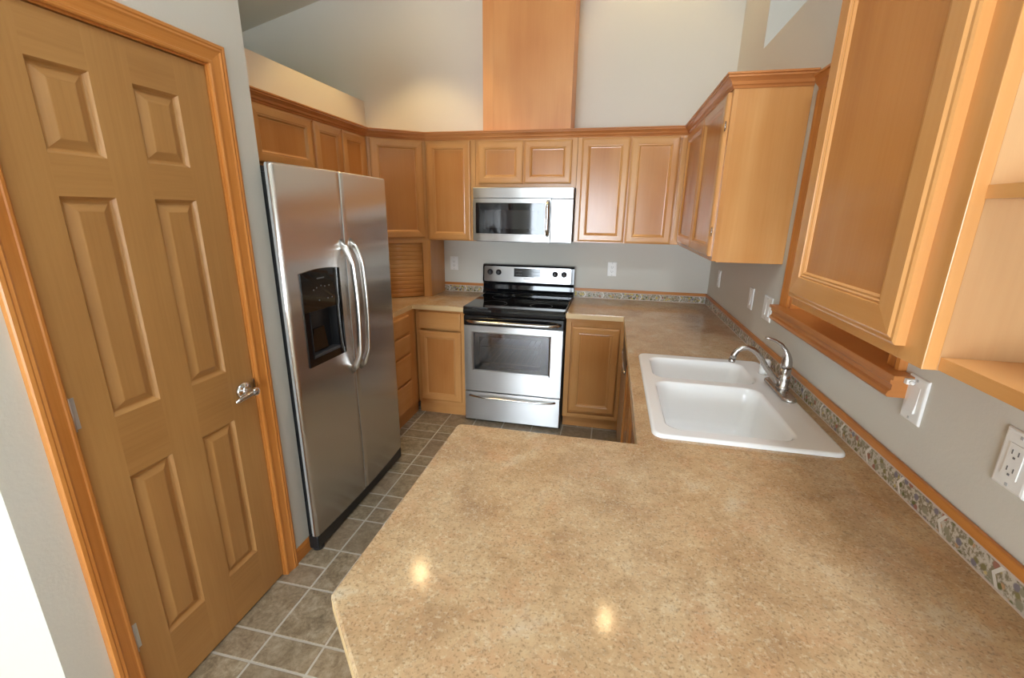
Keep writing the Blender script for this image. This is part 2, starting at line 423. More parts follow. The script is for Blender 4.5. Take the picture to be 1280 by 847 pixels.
# pantry block with the door opening in its east face
PX, PY0, PY1 = -2.107, -3.125, -2.174
DY0, DY1, DZ = -2.960, -2.355, 2.045
mb = MB()
wall_with_holes(mb, PY0, PY1, 0, 2.47, [(DY0-0.02, DY1+0.02, -1, DZ+0.02)], lambda a, b, c, d: mb.box(PX-0.11, PX, a, b, max(c, 0), d))
mb.box(XW, PX-0.11, PY0, PY0+0.1, 0, 2.47); mb.box(XW, PX-0.11, PY1-0.1, PY1, 0, 2.47); mb.box(XW, PX-0.11, PY0+0.1, PY1-0.1, 2.37, 2.47)
struct('wall_pantry', mb, PAINT)
mb = MB(); wall_with_holes(mb, XW-0.2, 0.2, 0, TOP, [(a0, a1, z0, z1) for w, a0, a1, z0, z1 in WINS if w == 'S'], lambda a, b, c, d: mb.box(a, b, YS-0.2, YS, c, d))
struct('wall_south', mb, PAINT)
mb = MB(); mb.box(XW-0.2, XW, YS-0.2, 0.2, 0, TOP)
struct('wall_west', mb, PAINT)
# windows: south ones show in the steel, east one and skylight are added for light
k = 2
for w, a0, a1, z0, z1 in WINS:
    if w == 'T':  # unseen skylight, added to light worktop and floor from above
        m = MB(); wall_with_holes(m, a0-.02, a1+.02, z0-.02, z1+.02, [(a0+.03, a1-.03, z0+.03, z1-.03)], lambda a, b, c, d: slope_cell(m, a, b, c, d))
        for v in m.bm.verts: v.co.z += .121 if v.co.z > ceil_z(v.co.x)+.06 else .121
        r = m.build('window_%d' % k, WFRAME); r['kind'] = 'structure'; r['label'] = 'unseen white framed skylight added in the sloped ceiling for daylight over the peninsula'; r['category'] = 'skylight'; k += 1
        continue
    cx = (a0+a1)/2
    loc = (cx, YS, z0) if w == 'S' else (0, cx, z0)
    r = sstruct('door_2' if z0 < 0.1 else 'window_%d' % k, loc, 'white glazed patio door in the south wall' if z0 < 0.1 else (('white framed window with slatted blind in the wall behind' if w == 'S' else 'wide white framed window added for daylight in the sink wall behind the camera')), 'door' if z0 < 0.1 else 'window')
    if z0 >= 0.1: k += 1
    def pb(mb, a, b, c, d, t0, t1, mat=0):
        if w == 'S': mb.box(a, b, YS-t1, YS-t0, c, d, mat)
        else: mb.box(t0, t1, a, b, c, d, mat)
    f = MB()
    for a, b, c, d in ((a0, a0+.05, z0, z1), (a1-.05, a1, z0, z1), (a0, a1, z0, z0+.06), (a0, a1, z1-.05, z1), (cx-.03, cx+.03, z0, z1)): pb(f, a, b, c, d, .05, .11)
    f.build('frame', WFRAME, r)
    if z0 > 0.1 and w == 'S':
        bl = MB(); z = z0+.08
        while z < z1-.06:
            pb(bl, a0+.055, cx-.035, z, z+.028, .008, .012); pb(bl, cx+.035, a1-.055, z, z+.028, .008, .012); z += .044
        bl.build('blind', BLIND, r)

# ------------------------------------------------------------------ pantry door with casing and hinges
door = sstruct('door_1', (PX, (DY0+DY1)/2, 0.012), 'tan six-panel pantry door with chrome lever handle', 'door')
XF = PX-0.006                                                     # face of the slab
mb = MB(); mb.box(XF-0.035, XF-0.016, DY0+.003, DY1-.003, 0.012, DZ-.003, 0)
cols = [(-2.857, -2.722), (-2.612, -2.472)]; rows = [(0.232, 0.828), (1.02, 1.62), (1.72, 1.93)]
ye = [DY0+.003, cols[0][0], cols[0][1], cols[1][0], cols[1][1], DY1-.003]; ze = [0.012, 0.232, 0.828, 1.02, 1.62, 1.72, 1.93, DZ-.003]
for i in range(5):
    for j in range(7):
        if i in (1, 3) and j in (1, 3, 5): continue
        rail = (j % 2 == 0) and 0 < i < 4 and i != 2
        mb.quad((XF, ye[i], ze[j]), (XF, ye[i+1], ze[j]), (XF, ye[i+1], ze[j+1]), (XF, ye[i], ze[j+1]), 1 if rail else 0)
for a, b, c, d in ((DY0+.003, DY0+.003, .012, DZ-.003), (DY1-.003, DY1-.003, .012, DZ-.003)): mb.quad((XF, a, c), (XF-.016, a, c), (XF-.016, a, d), (XF, a, d))
for zz in (.012, DZ-.003): mb.quad((XF, DY0+.003, zz), (XF-.016, DY0+.003, zz), (XF-.016, DY1-.003, zz), (XF, DY1-.003, zz))
slab = mb.build('door_slab', [DV, DH], door)
for (c0, c1) in cols:
    for (z0, z1) in rows:
        p = MB(); p.rings((XF, c0, z0), (0, 1, 0), (0, 0, 1), (1, 0, 0), c1-c0, z1-z0, [(0, 0), (.003, -.004), (.006, -.0095), (.010, -.0125), (.014, -.0125), (.036, -.002), (.039, -.0015)], 1, 0, 0, back=False)
        p.build('raised_panel', [DV, DH], slab)
# lever
h = MB(); h.lathe((XF, -2.413, 0.925), [(.0, 0), (.031, 0), (.033, .004), (.030, .012), (.018, .014), (.014, .02), (.013, .045), (.016, .05), (.016, .062), (.012, .066), (0, .067)], 24, 0, 'x')
h.tube([(XF+.056, -2.413, .925), (XF+.058, -2.44, .926), (XF+.058, -2.465, .924), (XF+.056, -2.49, .920), (XF+.052, -2.503, .918)], [.012, .011, .010, .009, .006], 12)
h.build('door_handle', CHROME, door)
h = MB(); h.box(XF-.001, XF+.010, -2.368, -2.361, .895, .955, 0, .001); h.build('strike_plate', CHROME, door)
for z in (0.325, 1.072, 1.82):
    h = MB(); h.lathe((XF+.008, DY0-.001, z-.045), [(0, 0), (.0065, 0), (.0065, .09), (0, .09)], 10)
    h.lathe((XF+.008, DY0-.001, z+.045), [(0, 0), (.004, 0), (.004, .006), (0, .008)], 10)
    h.box(XF-.001, XF+.0015, DY0, DY0+.02, z-.044, z+.044); h.build('hinge', HINGE, door)
# jamb + casing
mb = MB()
mb.box(PX-.11, PX, DY0-.02, DY0-.001, 0, DZ); mb.box(PX-.11, PX, DY1+.001, DY1+.02, 0, DZ); mb.box(PX-.11, PX, DY0-.02, DY1+.02, DZ, DZ+.02)
cas = [(0, 0.0), (0, .009), (.004, .012), (.010, .0125), (.013, .010), (.018, .0105), (.040, .015), (.046, .0185), (.052, .017), (.056, .019), (.064, .018), (.067, .014), (.067, 0)]
y0i, y1i, zi = DY0-.001, DY1+.004, DZ+.006
R = []
for (yy, zz, dy, dz) in ((y0i, 0, -1, 0), (y0i, zi, -1, 1), (y1i, zi, 1, 1), (y1i, 0, 1, 0)):
    R.append([mb.v((PX+hh, yy+dy*t, zz+dz*t)) for t, hh in cas])
for i, (a, b) in enumerate(zip(R, R[1:])): mb.loft([a, b], 1 if i == 1 else 0, True)
struct('trim_1', mb, [OV, OH], 'orange oak door casing round the tan pantry door', 'door casing')
mb = MB(); mb.sweep([(PX, -2.2855), (PX, PY1), (PX-.3, PY1)], [(0, 0), (.011, 0), (.011, .058), (.007, .066), (0, .068)][::-1]); struct('baseboard_pantry', mb, OH)
mb = MB(); mb.sweep([(XW, PY0), (PX, PY0), (PX, -3.029)], [(0, 0), (.011, 0), (.011, .058), (.007, .066), (0, .068)][::-1]); struct('baseboard_left', mb, OH)

# ------------------------------------------------------------------ cabinets
DPROF = [(0, 0), (0, .013), (.003, .0165), (.008, .0178), (.012, .019), (.044, .019), (.047, .0165), (.051, .0172), (.054, .0155), (.060, .0095), (.064, .009)]
FPROF = [(0, 0), (0, .013), (.003, .0165), (.008, .0178), (.012, .019)]
X, Y, Z = Vector((1, 0, 0)), Vector((0, 1, 0)), Vector((0, 0, 1))
def cdoor(parent, o, u, n, w, h, name='door', prof=DPROF):
    mb = MB(); mb.rings(o, u, Z, n, w, h, prof, 1, 0, 2 if name == 'door' else 1); return mb.build(name, W, parent)
def hinges(parent, pts):
    for p in pts:
        m = MB(); m.lathe(p, [(0, 0), (.003, 0), (.003, .04), (0, .04)], 8); m.build('hinge', NICKEL, parent)
def frame_box(M, w, d, h, stl=.038, top=.03, bot=.03, mids=(), fr=True):
    """carcass with face frame. local: x across 0..w, y depth (front at 0, back at d), z 0..h"""
    c = MB(M); c.box(0, w, 0.019, d, 0, h, 0)
    f = MB(M)
    f.box(0, stl, 0, .019, 0, h, 0, .001); f.box(w-stl, w, 0, .019, 0, h, 0, .001)
    for m in mids: f.box(m-.02, m+.02, 0.0002, .019, bot, h-top, 0)
    f.box(stl, w-stl, 0.0002, .019, 0, bot, 1); f.box(stl, w-stl, 0.0002, .019, h-top, h, 1)
    return c, f
def upper(label, loc, x0, x1, z0, z1, doors, mids=(), group='wall cabinets', depth=.305):
    """cabinet on the back wall: doors = [(x0,x1,z0,z1)]"""
    t = thing('wall_cabinet', label, 'cabinet', loc, group)
    M = Matrix.Translation((x0, -depth, z0))
    c, f = frame_box(M, x1-x0, depth-.001, z1-z0, mids=[m-x0 for m in mids])
    c.build('carcass', W, t); f.build('face_frame', W, t)
    for a, b, c0, c1 in doors: cdoor(t, (a, -depth, c0), X, -Y, b-a, c1-c0)
    return t
ZT, ZB, DT = 2.125, 1.387, 2.105
upper('tall wall cabinet with one door left of the microwave', (-2.02, -.15, ZB), -2.215, -1.815, ZB-.012, ZT, [(-2.200, -1.852, ZB-.006, DT)])
upper('short wall cabinet with two small doors above the microwave', (-1.43, -.15, 1.774), -1.813, -1.053, 1.774, ZT, [(-1.788, -1.448, 1.802, 2.098), (-1.438, -1.090, 1.802, 2.098)], mids=(-1.443,))
upper('tall two-door wall cabinet right of the microwave', (-.68, -.15, ZB), -1.051, -.307, ZB, ZT, [(-1.020, -.690, ZB+.008, DT), (-.678, -.362, ZB+.004, DT)], mids=(-.684,))
# right wall, far
t = thing('wall_cabinet', 'two-door wall cabinet on the right wall with broad bare end panel', 'cabinet', (-.15, -.9, ZB), 'wall cabinets')
mb = MB(); mb.box(-.286, -.001, -1.465, -.001, ZB, ZT, 0); mb.build('carcass', W, t)
mb = MB(); mb.box(-.305, -.286, -1.484, -1.447, ZB, ZT, 0); mb.box(-.305, -.286, -.345, -.307, ZB, ZT, 0); mb.box(-.3048, -.286, -1.447, -.345, ZB, ZB+.03, 1); mb.box(-.3048, -.286, -1.447, -.345, ZT-.03, ZT, 1); mb.build('face_frame', W, t)
mb = MB(); mb.box(-.286, -.001, -1.484, -1.465, ZB-.004, ZT, 0, .001); mb.build('end_panel', WV, t)
for a, b in ((-.93, -.37), (-1.455, -.94)): cdoor(t, (-.305, b, ZB+.02), -Y, -X, b-a, DT-ZB-.02)
hinges(t, [(-.318, -1.464, 1.50), (-.318, -1.464, 1.95)])
# right wall, near, with open end shelves
t = thing('wall_cabinet', 'large wall cabinet beside the sink with moulded door and open shelves', 'cabinet', (-.15, -2.8, 1.387), 'wall cabinets')
ZN = 1.385
mb = MB(); mb.box(-.301, -.001, -3.012, -2.526, ZN+.002, ZT, 0); mb.build('carcass', W, t)
mb = MB(); mb.box(-.320, -.301, -3.024, -2.965, ZN, ZT, 0, .001); mb.box(-.320, -.301, -2.56, -2.526, ZN, ZT, 0, .001); mb.box(-.3198, -.301, -2.965, -2.56, ZN, ZN+.04, 1); mb.box(-.3198, -.301, -2.965, -2.56, ZT-.04, ZT, 1); mb.build('face_frame', W, t)
mb = MB(); mb.box(-.301, -.001, -3.0235, -3.012, ZN, ZT, 0); mb.build('end_panel', KV, t)
cdoor(t, (-.320, -2.541, ZN+.022), -Y, -X, .437, DT-ZN-.02, prof=[(0, 0), (0, .014), (.004, .0165), (.009, .017), (.013, .0205), (.052, .0205), (.0535, .0175), (.057, .0185), (.0595, .016), (.063, .0165), (.066, .0125), (.0665, .0115)])
for z0, z1, xo in ((1.386, 1.405, -.300), (1.6195, 1.6365, -.303)):
    sh = MB(); pl = [(-.001, -3.0242), (xo, -3.0242), (xo, -3.17)]
    for i in range(1, 9):
        a = PI/2*i/8; pl.append((-.001+(xo+.001)*math.cos(a), -3.17-.13*math.sin(a)))
    sh.prism(pl[::-1], z0, z1, 0); sh.build('shelf', WH, t)
# left wall
t = thing('wall_cabinet', 'wall cabinet over the refrigerator next to the pantry wall', 'cabinet', (-2.7, -1.68, 1.83), 'wall cabinets')
LX = -2.565
def left_cab(t, y0, y1, z0, doors, mid):
    mb = MB(); mb.box(-2.871, LX-.019, y0, y1, z0, ZT, 0); mb.build('carcass', W, t)
    mb = MB(); mb.box(LX-.019, LX, y0, y0+.035, z0, ZT); mb.box(LX-.019, LX, y1-.035, y1, z0, ZT); mb.box(LX-.019, LX-.0002, mid-.02, mid+.02, z0+.03, ZT-.03)
    mb.box(LX-.019, LX-.0002, y0+.035, y1-.035, z0, z0+.03, 1); mb.box(LX-.019, LX-.0002, y0+.035, y1-.035, ZT-.03, ZT, 1); mb.build('face_frame', W, t)
    for a, b in doors: cdoor(t, (LX, a, z0+.012), Y, X, b-a, DT-z0-.012)
left_cab(t, -2.173, -1.187, 1.815, [(-2.16, -1.69), (-1.68, -1.205)], -1.685)
t = thing('wall_cabinet', 'narrow two-door wall cabinet between the refrigerator cabinet and the diagonal corner cabinet', 'cabinet', (-2.7, -.9, ZB), 'wall cabinets')
left_cab(t, -1.185, -.562, ZB, [(-1.178, -.895), (-.885, -.60)], -.89)
# diagonal corner cabinet with tambour garage below
DA, DB = Vector((-2.565, -.56)), Vector((-2.217, -.307))
du = (DB-DA); DW = du.length; du.normalize(); dn = Vector((du.y, -du.x))            # outward to the room
Md = Matrix(((du.x, -dn.x, 0, DA.x), (du.y, -dn.y, 0, DA.y), (0, 0, 1, 0), (0, 0, 0, 1)))
t = thing('wall_cabinet', 'diagonal corner wall cabinet above the tambour garage', 'cabinet', (-2.55, -.3, 1.377), 'wall cabinets')
mb = MB(); mb.prism([(-2.87, -.001), (-2.87, -.559), (DA.x-.01, DA.y+.003), (DB.x-.003, DB.y+.01), (-2.218, -.001)], 1.377, ZT, 0); mb.build('carcass', W, t)
f = MB(Md); f.box(0.003, .035, 0, .019, 1.377, ZT); f.box(DW-.035, DW-.003, 0, .019, 1.377, ZT); f.box(.035, DW-.035, .0002, .019, 1.377, 1.402, 1); f.box(.035, DW-.035, .0002, .019, ZT-.03, ZT, 1); f.build('face_frame', W, t)
cdoor(t, Md @ Vector((.022, 0, 1.392)), Vector((du.x, du.y, 0)), Vector((dn.x, dn.y, 0)), DW-.044, DT-1.392)
t = thing('appliance_garage', 'wooden tambour appliance garage standing on the corner worktop', 'cabinet', (-2.55, -.3, .915))
mb = MB(); mb.box(-2.219, -2.2005, -.309, -.001, .9145, 1.376, 0); mb.build('side_panel', WV, t)
mb = MB(); mb.box(-2.87, -2.575, -.559, -.545, .9145, 1.376, 0); mb.build('side_panel', WV, t)
f = MB(Md); f.box(.008, .045, 0, .017, .9145, 1.376); f.box(DW-.048, DW-.002, 0, .017, .9145, 1.376); f.box(.045, DW-.048, 0, .017, 1.35, 1.376, 1); f.build('face_frame', W, t)
f = MB(Md); z = .918; n = 13; hs = (1.349-z)/n
for i in range(n):
    f.tube([(.046, .0135, z+hs*(i+.5)), (DW-.049, .0135, z+hs*(i+.5))], hs*.5, 10, 0, (1, .16), (0, 1, 0))
f.box(.046, DW-.049, .0145, .0165, .918, 1.349, 0); f.build('tambour_door', WH, t)
# crown over all the wall cabinets
CR = [(0, 2.112), (.004, 2.112), (.008, 2.121), (.014, 2.125), (.018, 2.136), (.030, 2.148), (.034, 2.150), (.034, 2.157), (.040, 2.160), (.040, 2.167), (0, 2.167)]
OFF = .0005
mb = MB(); mb.sweep([(LX+OFF, PY1+.002), (LX+OFF, DA.y-.003), (DB.x+.004, -.305-OFF), (-.305-OFF, -.305-OFF), (-.305-OFF, -1.484-OFF), (-.002, -1.484-OFF)], CR)
tag(mb.build('crown_moulding', WC), 'maple crown moulding along the tops of the wall cabinets round the room', 'moulding')
mb = MB(); mb.sweep([(-.320-OFF, -2.526), (-.320-OFF, -3.024-OFF), (-.002, -3.024-OFF)], CR)
tag(mb.build('crown_moulding', WC), 'maple crown moulding on top of the near cabinet with open shelves', 'moulding')
# duct chase
t = thing('duct_chase', 'orange maple boxed duct rising from the cabinets above the microwave to the ceiling', 'duct cover', (-1.432, -.15, 2.126))
def slantbox(mb, x0, x1, y0, y1, z0, mat=0):
    V = [mb.v(p) for p in ((x0, y0, z0), (x1, y0, z0), (x1, y1, z0), (x0, y1, z0), (x0, y0, ceil_z(x0)-.002), (x1, y0, ceil_z(x1)-.002), (x1, y1, ceil_z(x1)-.002), (x0, y1, ceil_z(x0)-.002))]
    for q in ((3, 2, 1, 0), (4, 5, 6, 7), (0, 1, 5, 4), (1, 2, 6, 5), (2, 3, 7, 6), (3, 0, 4, 7)): mb.face([V[i] for i in q], mat)
mb = MB(); slantbox(mb, -1.6745, -1.111, -.300, -.001, 2.126); mb.build('front_panel', CHV, t)
mb = MB(); slantbox(mb, -1.754, -1.675, -.301, -.001, 2.126); mb.build('corner_board', CHV, t)

# ------------------------------------------------------------------ base cabinets
TK = .10
def base(label, loc, x0, x1, fronts, toe=.055, group='base cabinets'):
    t = thing('base_cabinet', label, 'cabinet', loc, group)
    M = Matrix.Translation((x0, -.61, TK))
    c, f = frame_box(M, x1-x0, .609, .875-TK, top=.035, bot=.03)
    c.build('carcass', W, t); f.build('face_frame', W, t)
    k = MB(); k.box(x0, x1, -.61+toe, -.61+toe+.018, 0.0015, TK, 0); k.build('toe_kick', WH, t)
    for nm, a, b, c0, c1 in fronts: cdoor(t, (a, -.61, c0), X, -Y, b-a, c1-c0, nm, FPROF if nm == 'drawer' else DPROF)
    return t
base('base cabinet with one drawer over a door left of the range', (-2.0, -.3, 0), -2.2175, -1.8165, [('drawer', -2.190, -1.848, .722, .855), ('door', -2.190, -1.848, .125, .704)], toe=.02)
base('base cabinet with one tall door right of the range', (-.83, -.3, 0), -1.0475, -.622, [('door', -.997, -.668, .155, .812)])
t = thing('base_cabinet', 'bank of four drawers between the refrigerator and the corner', 'cabinet', (-2.5, -.9, 0), 'base cabinets')
mb = MB(); mb.box(-2.871, -2.237, -1.282, -.0015, TK, .875); mb.build('carcass', W, t)
mb = MB(); mb.box(-2.237, -2.218, -1.282, -1.235, TK, .875); mb.box(-2.237, -2.218, -.772, -.625, TK, .875)
for a, b in ((TK, .135), (.335, .359), (.55, .575), (.703, .728), (.85, .875)): mb.box(-2.237, -2.2182, -1.235, -.772, a, b, 1)
mb.build('face_frame', W, t)
mb = MB(); mb.box(-2.255, -2.24, -1.282, -.59, .0015, TK); mb.build('toe_kick', WH, t)
for a, b in ((.13, .340), (.354, .555), (.570, .708), (.722, .855)): cdoor(t, (-2.218, -1.245, a), Y, X, .485, b-a, 'drawer', FPROF)
# sink run, faces west
t = thing('base_cabinet', 'sink base cabinet with two doors under the white sink', 'cabinet', (-.3, -1.9, 0), 'base cabinets')
mb = MB()
mb.box(-.603, -.002, -2.478, -2.46, TK, .875); mb.box(-.603, -.002, -1.36, -1.342, TK, .875); mb.box(-.603, -.002, -2.46, -1.36, TK, TK+.018); mb.box(-.02, -.002, -2.46, -1.36, TK+.018, .875); mb.build('carcass', W, t)
mb = MB(); mb.box(-.622, -.603, -1.38, -1.342, TK, .875); mb.box(-.622, -.603, -2.478, -2.42, TK, .875); mb.box(-.6218, -.603, -2.42, -1.38, TK, .13, 1); mb.box(-.6218, -.603, -2.42, -1.38, .84, .875, 1); mb.box(-.6218, -.603, -1.93, -1.89, .13, .84); mb.build('face_frame', W, t)
mb = MB(); mb.box(-.565, -.55, -2.478, -1.342, .0015, TK); mb.build('toe_kick', WH, t)
for a, b in ((-2.43, -1.915), (-1.905, -1.372)): cdoor(t, (-.622, b, .12), -Y, -X, b-a, .73)
t = thing('dishwasher', 'dishwasher with black controls under the sink-side worktop', 'dishwasher', (-.3, -1.0, 0))
mb = MB(); mb.box(-.60, -.002, -1.335, -.738, .10, .872); mb.build('body', DGREY, t)
mb = MB(); mb.box(-.64, -.602, -1.333, -.740, .105, .74, 0, .004); mb.build('door', STEEL, t)
mb = MB(); mb.box(-.642, -.602, -1.333, -.740, .742, .868, 0, .004); mb.build('control_panel', BLACK, t)
mb = MB(); mb.tube([(-.642, -1.28, .72), (-.648, -1.2, .72), (-.648, -.87, .72), (-.642, -.79, .72)], .006, 10); mb.build('handle', SATIN, t)
mb = MB(); mb.box(-.57, -.56, -1.335, -.738, .0015, .10); mb.build('toe_kick', BLACK, t)
mb = MB(); mb.box(-.621, -.603, -.737, -.632, .0015, .875, 0); mb.box(-.6205, -.5, -.737, -.70, .1, .874)
tag(mb.build('filler_panel', W), 'narrow maple corner filler strip beside the dishwasher', 'filler panel')
# peninsula base
t = thing('base_cabinet', 'peninsula base cabinet under the clipped corner of the worktop', 'cabinet', (-.5, -2.9, 0), 'base cabinets')
pp = [(-1.20, -2.482), (-1.20, -3.02), (-.98, -3.24), (-.002, -3.24), (-.002, -2.482)]
mb = MB(); mb.prism(pp, TK, .875); mb.build('carcass', W, t)
mb = MB(); mb.prism(offset_poly(pp, .05), .0015, TK); mb.build('toe_kick', WH, t)
for i in range(1): cdoor(t, (-1.19, -2.482, .13), X, Y, .52, .72)

# ------------------------------------------------------------------ worktops
def worktop(name, label, poly, loc, holes=()):
    t = thing(name, label, 'worktop', loc)
    mb = MB(); z0, z1, b = .876, .914, .005
    o = poly
    r = [[mb.v((x, y, z)) for x, y in q] for q, z in ((o, z0), (o, z1-b), (offset_poly(o, b*.35), z1-b*.3), (offset_poly(o, b), z1))]
    mb.loft(r[:2], 1); mb.loft(r[1:], 0, True)
    hl = [[mb.v((x, y, z1)) for x, y in h] for h in holes]; hb = [[mb.v((x, y, z0)) for x, y in h] for h in holes]
    for a, c in zip(hl, hb): mb.loft([a, c], 1)
    mb.fill([r[-1]]+hl, z1, 0); mb.fill([r[0]]+hb, z0, 1)
    mb.build('laminate_top', [COUNTER, EDGE], t); return t
# ccw plan outline
big = [(-.0015, -3.42), (-.0015, -.0015), (-1.0495, -.0015), (-1.0495, -.651), (-.6495, -.651), (-.6495, -2.455), (-1.206, -2.455)]
for i in range(1, 5):
    a = PI/2+PI/2*i/4; big.append((-1.206+.022*math.cos(a), -2.477+.022*math.sin(a)))
big += [(-1.228, -3.168), (-.976, -3.42)]
SX0, SX1, SY0, SY1 = -.598, -.043, -2.402, -1.520
worktop('worktop', 'tan speckled worktop running from the range round the sink to the clipped peninsula', big, (-.5, -2, .876), [rrect(SX0+.025, SX1-.02, SY0+.025, SY1-.025, .05)])
small = [(-2.8705, -.0015), (-2.8705, -1.285), (-2.223, -1.285), (-2.223, -.651), (-1.8165, -.651), (-1.8165, -.0015)]
worktop('worktop', 'short tan corner worktop between the refrigerator and the range', small, (-2.4, -.4, .876))
# backsplash border
def splash(label, loc, run, axis):
    t = thing('backsplash', label, 'backsplash', loc, 'fruit tile backsplash strips')
    a, b = run
    mb = MB(); c = MB()
    if axis == 'x':
        mb.box(a, b, -.008, -.0005, .9145, .972); c.box(a, b, -.012, -.0005, .972, .995, 0, .003)
    else:
        mb.box(-.008, -.0005, a, b, .9145, .972); c.box(-.012, -.0005, a, b, .972, .995, 0, .003)
    mb.build('border_tiles', BTX if axis == 'x' else BTY, t); c.build('wood_cap', OH, t)
splash('short fruit tile border with wood cap left of the range', (-2.0, -.004, .914), (-2.199, -1.836), 'x')
splash('fruit tile border with wood cap on the back wall right of the range', (-.5, -.004, .914), (-1.046, -.0125), 'x')
splash('long fruit tile border with wood cap along the sink wall', (-.004, -1.8, .914), (-3.42, -.0005), 'y')

# ------------------------------------------------------------------ trimmed recess over the sink
r = sstruct('window_1', (0, -2.02, 1.2), 'wood-trimmed window recess over the sink with deep sill', 'window')
mb = MB()
mb.box(-.0005, .136, RY0+.0005, RY0+.02, 1.2135, RZ1-.001); mb.box(-.0005, .136, RY1-.02, RY1-.0005, 1.2135, RZ1-.001); mb.box(-.0005, .136, RY0+.02, RY1-.02, RZ1-.02, RZ1-.0005, 1)
mb.build('jamb', [OV, OH], r)
mb = MB()
for yy, s in ((RY1, 1), (RY0, -1)):
    prof = [(0, 0), (0, .010), (.006, .013), (.012, .012), (.04, .016), (.052, .02), (.064, .018), (.066, 0)]
    a = [mb.v((-.0005-hh, yy+s*(q-.002), 1.2133)) for q, hh in prof]; b = [mb.v((-.0005-hh, yy+s*(q-.002), 2.07)) for q, hh in prof]
    mb.loft([a, b], 0); mb.face(a, 0); mb.face(b, 0)
mb.build('side_casing', OV, r)
mb = MB(); mb.sweep([(-.0005, RY1+.064), (-.0005, RY0-.064)], [(0, 2.0701), (.014, 2.0701), (.016, 2.085), (.03, 2.10), (.034, 2.118), (.040, 2.122), (.040, 2.13), (0, 2.13)][::1]); mb.build('head_casing', OH, r)
mb = MB(); mb.prism([(-.052, RY0-.112), (-.0006, RY0-.112), (-.0006, RY0+.0005), (.136, RY0+.0005), (.136, RY1-.0005), (-.0006, RY1-.0005), (-.0006, RY1+.074), (-.052, RY1+.074)], 1.2004, 1.213, 0, True, .002); mb.build('sill', CV, r)
mb = MB(); mb.sweep([(-.0006, RY1+.060), (-.0006, RY0-.095)], [(0, 1.150), (.046, 1.150), (.050, 1.156), (.048, 1.165), (.041, 1.170), (.041, 1.183), (.047, 1.188), (.047, 1.2002), (0, 1.2002)]); mb.build('apron', CV, r)
mb = MB(); mb.box(.118, .134, RY0+.021, RY1-.021, 1.2132, RZ1-.021); mb.build('shutter_panel', CV, r)
mb = MB(); mb.box(-.030, -.012, RY0-.126, RY0-.1125, 1.197, 1.211, 0, .002); mb.lathe((-.021, RY0-.126, 1.204), [(0, -.008), (.005, -.008), (.005, 0), (0, 0)], 10, 0, 'y'); mb.build('blind_bracket', WPL, r)

# ------------------------------------------------------------------ refrigerator
t = thing('refrigerator', 'stainless side-by-side refrigerator with ice dispenser beside the pantry wall', 'refrigerator', (-2.4, -1.75, 0))
FY0, FS, FY1 = -2.197, -1.779, -1.303
FB = -2.070                                                       # back of the doors
mb = MB(); mb.box(-2.83, FB-.009, PY1+.004, FY1-.003, .03, 1.735, 0, .003); mb.build('cabinet_body', BLACK, t)
DY_0, DY_1 = -2.118, -1.852                                        # ice dispenser
n0, n1, nz0, nz1 = DY_0+.030, DY_1-.045, .952, 1.165
def xs(y): yc = (FY0+FY1)/2; hw = (FY1-FY0)/2; return -2.042+.016*(1-((y-yc)/hw)**2)
def fdoor(y0, y1, nm, roundy0, roundy1, niche=False):
    """gently bowed front with rounded outer edges; the dispenser niche is left open"""
    r = .018; f0 = y0+(r if roundy0 else 0); f1 = y1-(r if roundy1 else 0); pl = [(FB, y0)]
    if roundy0: pl += [(xs(f0)-r+r*math.sin(PI/2*k/6), f0-r*math.cos(PI/2*k/6)) for k in range(7)]
    else: pl += [(xs(y0)-.003, y0), (xs(y0), y0+.003)]
    ys = sorted([f0+(f1-f0)*k/14 for k in range(1, 14)]+([n0, n1] if niche else []))
    pl += [(xs(y), y) for y in ys]
    if roundy1: pl += [(xs(f1)-r+r*math.cos(PI/2*k/6), f1+r*math.sin(PI/2*k/6)) for k in range(7)]
    else: pl += [(xs(y1), y1-.003), (xs(y1)-.003, y1)]
    pl.append((FB, y1))
    pl = pl[::-1]; cx = lambda p, d: (p[0]-d if p[0] > FB+.004 else p[0], min(max(p[1], y0+d), y1-d))
    m = MB(); zs = [(.085, .004), (.089, 0), (nz0, 0), (nz1, 0), (1.758, 0), (1.765, .003), (1.768, .009)]
    R = [[m.v((*cx(p, d), z)) for p in pl] for z, d in zs]; n = len(pl)
    for a, b, (z, d) in zip(R, R[1:], zs):
        for k in range(n):
            q = (k+1) % n; ym = (pl[k][1]+pl[q][1])/2
            if niche and z == nz0 and pl[k][0] > -2.06 and pl[q][0] > -2.06 and n0 < ym < n1: continue
            side = abs(pl[k][1]-pl[q][1]) < 1e-6
            m.face([a[k], a[q], b[q], b[k]], 1 if side else 0, not side)
    m.face(R[0][::-1], 1); m.face(R[-1], 0)
    return m.build(nm, [STEEL_F, TEXG], t)
fz = fdoor(FY0, FS-.003, 'freezer_door', True, False, True)
fr = fdoor(FS+.003, FY1, 'fridge_door', False, True)
mb = MB(); mb.box(FB-.0088, FB-.0005, FY0+.022, FS-.01, .09, 1.76); mb.box(FB-.0088, FB-.0005, FS+.01, FY1-.01, .09, 1.76); mb.build('door_gasket', BLACK, t)
for yy, p in ((FS-.034, fz), (FS+.046, fr)):
    pts = []; rad = []
    for i in range(21):
        s = i/20; zz = .80+.65*s; e = min(s, 1-s)
        xo = -.006+.062*min(1, (e/.16))**.55 if e < .16 else .056+.008*math.sin((s-.16)/.68*PI)
        pts.append((-2.03+xo, yy, zz)); rad.append(.011+.003*(1-min(1, e/.1)))
    m = MB(); m.tube(pts, rad, 14, 0, (1.5, .7), (0, 1, 0)); m.build('handle', SATIN, p)
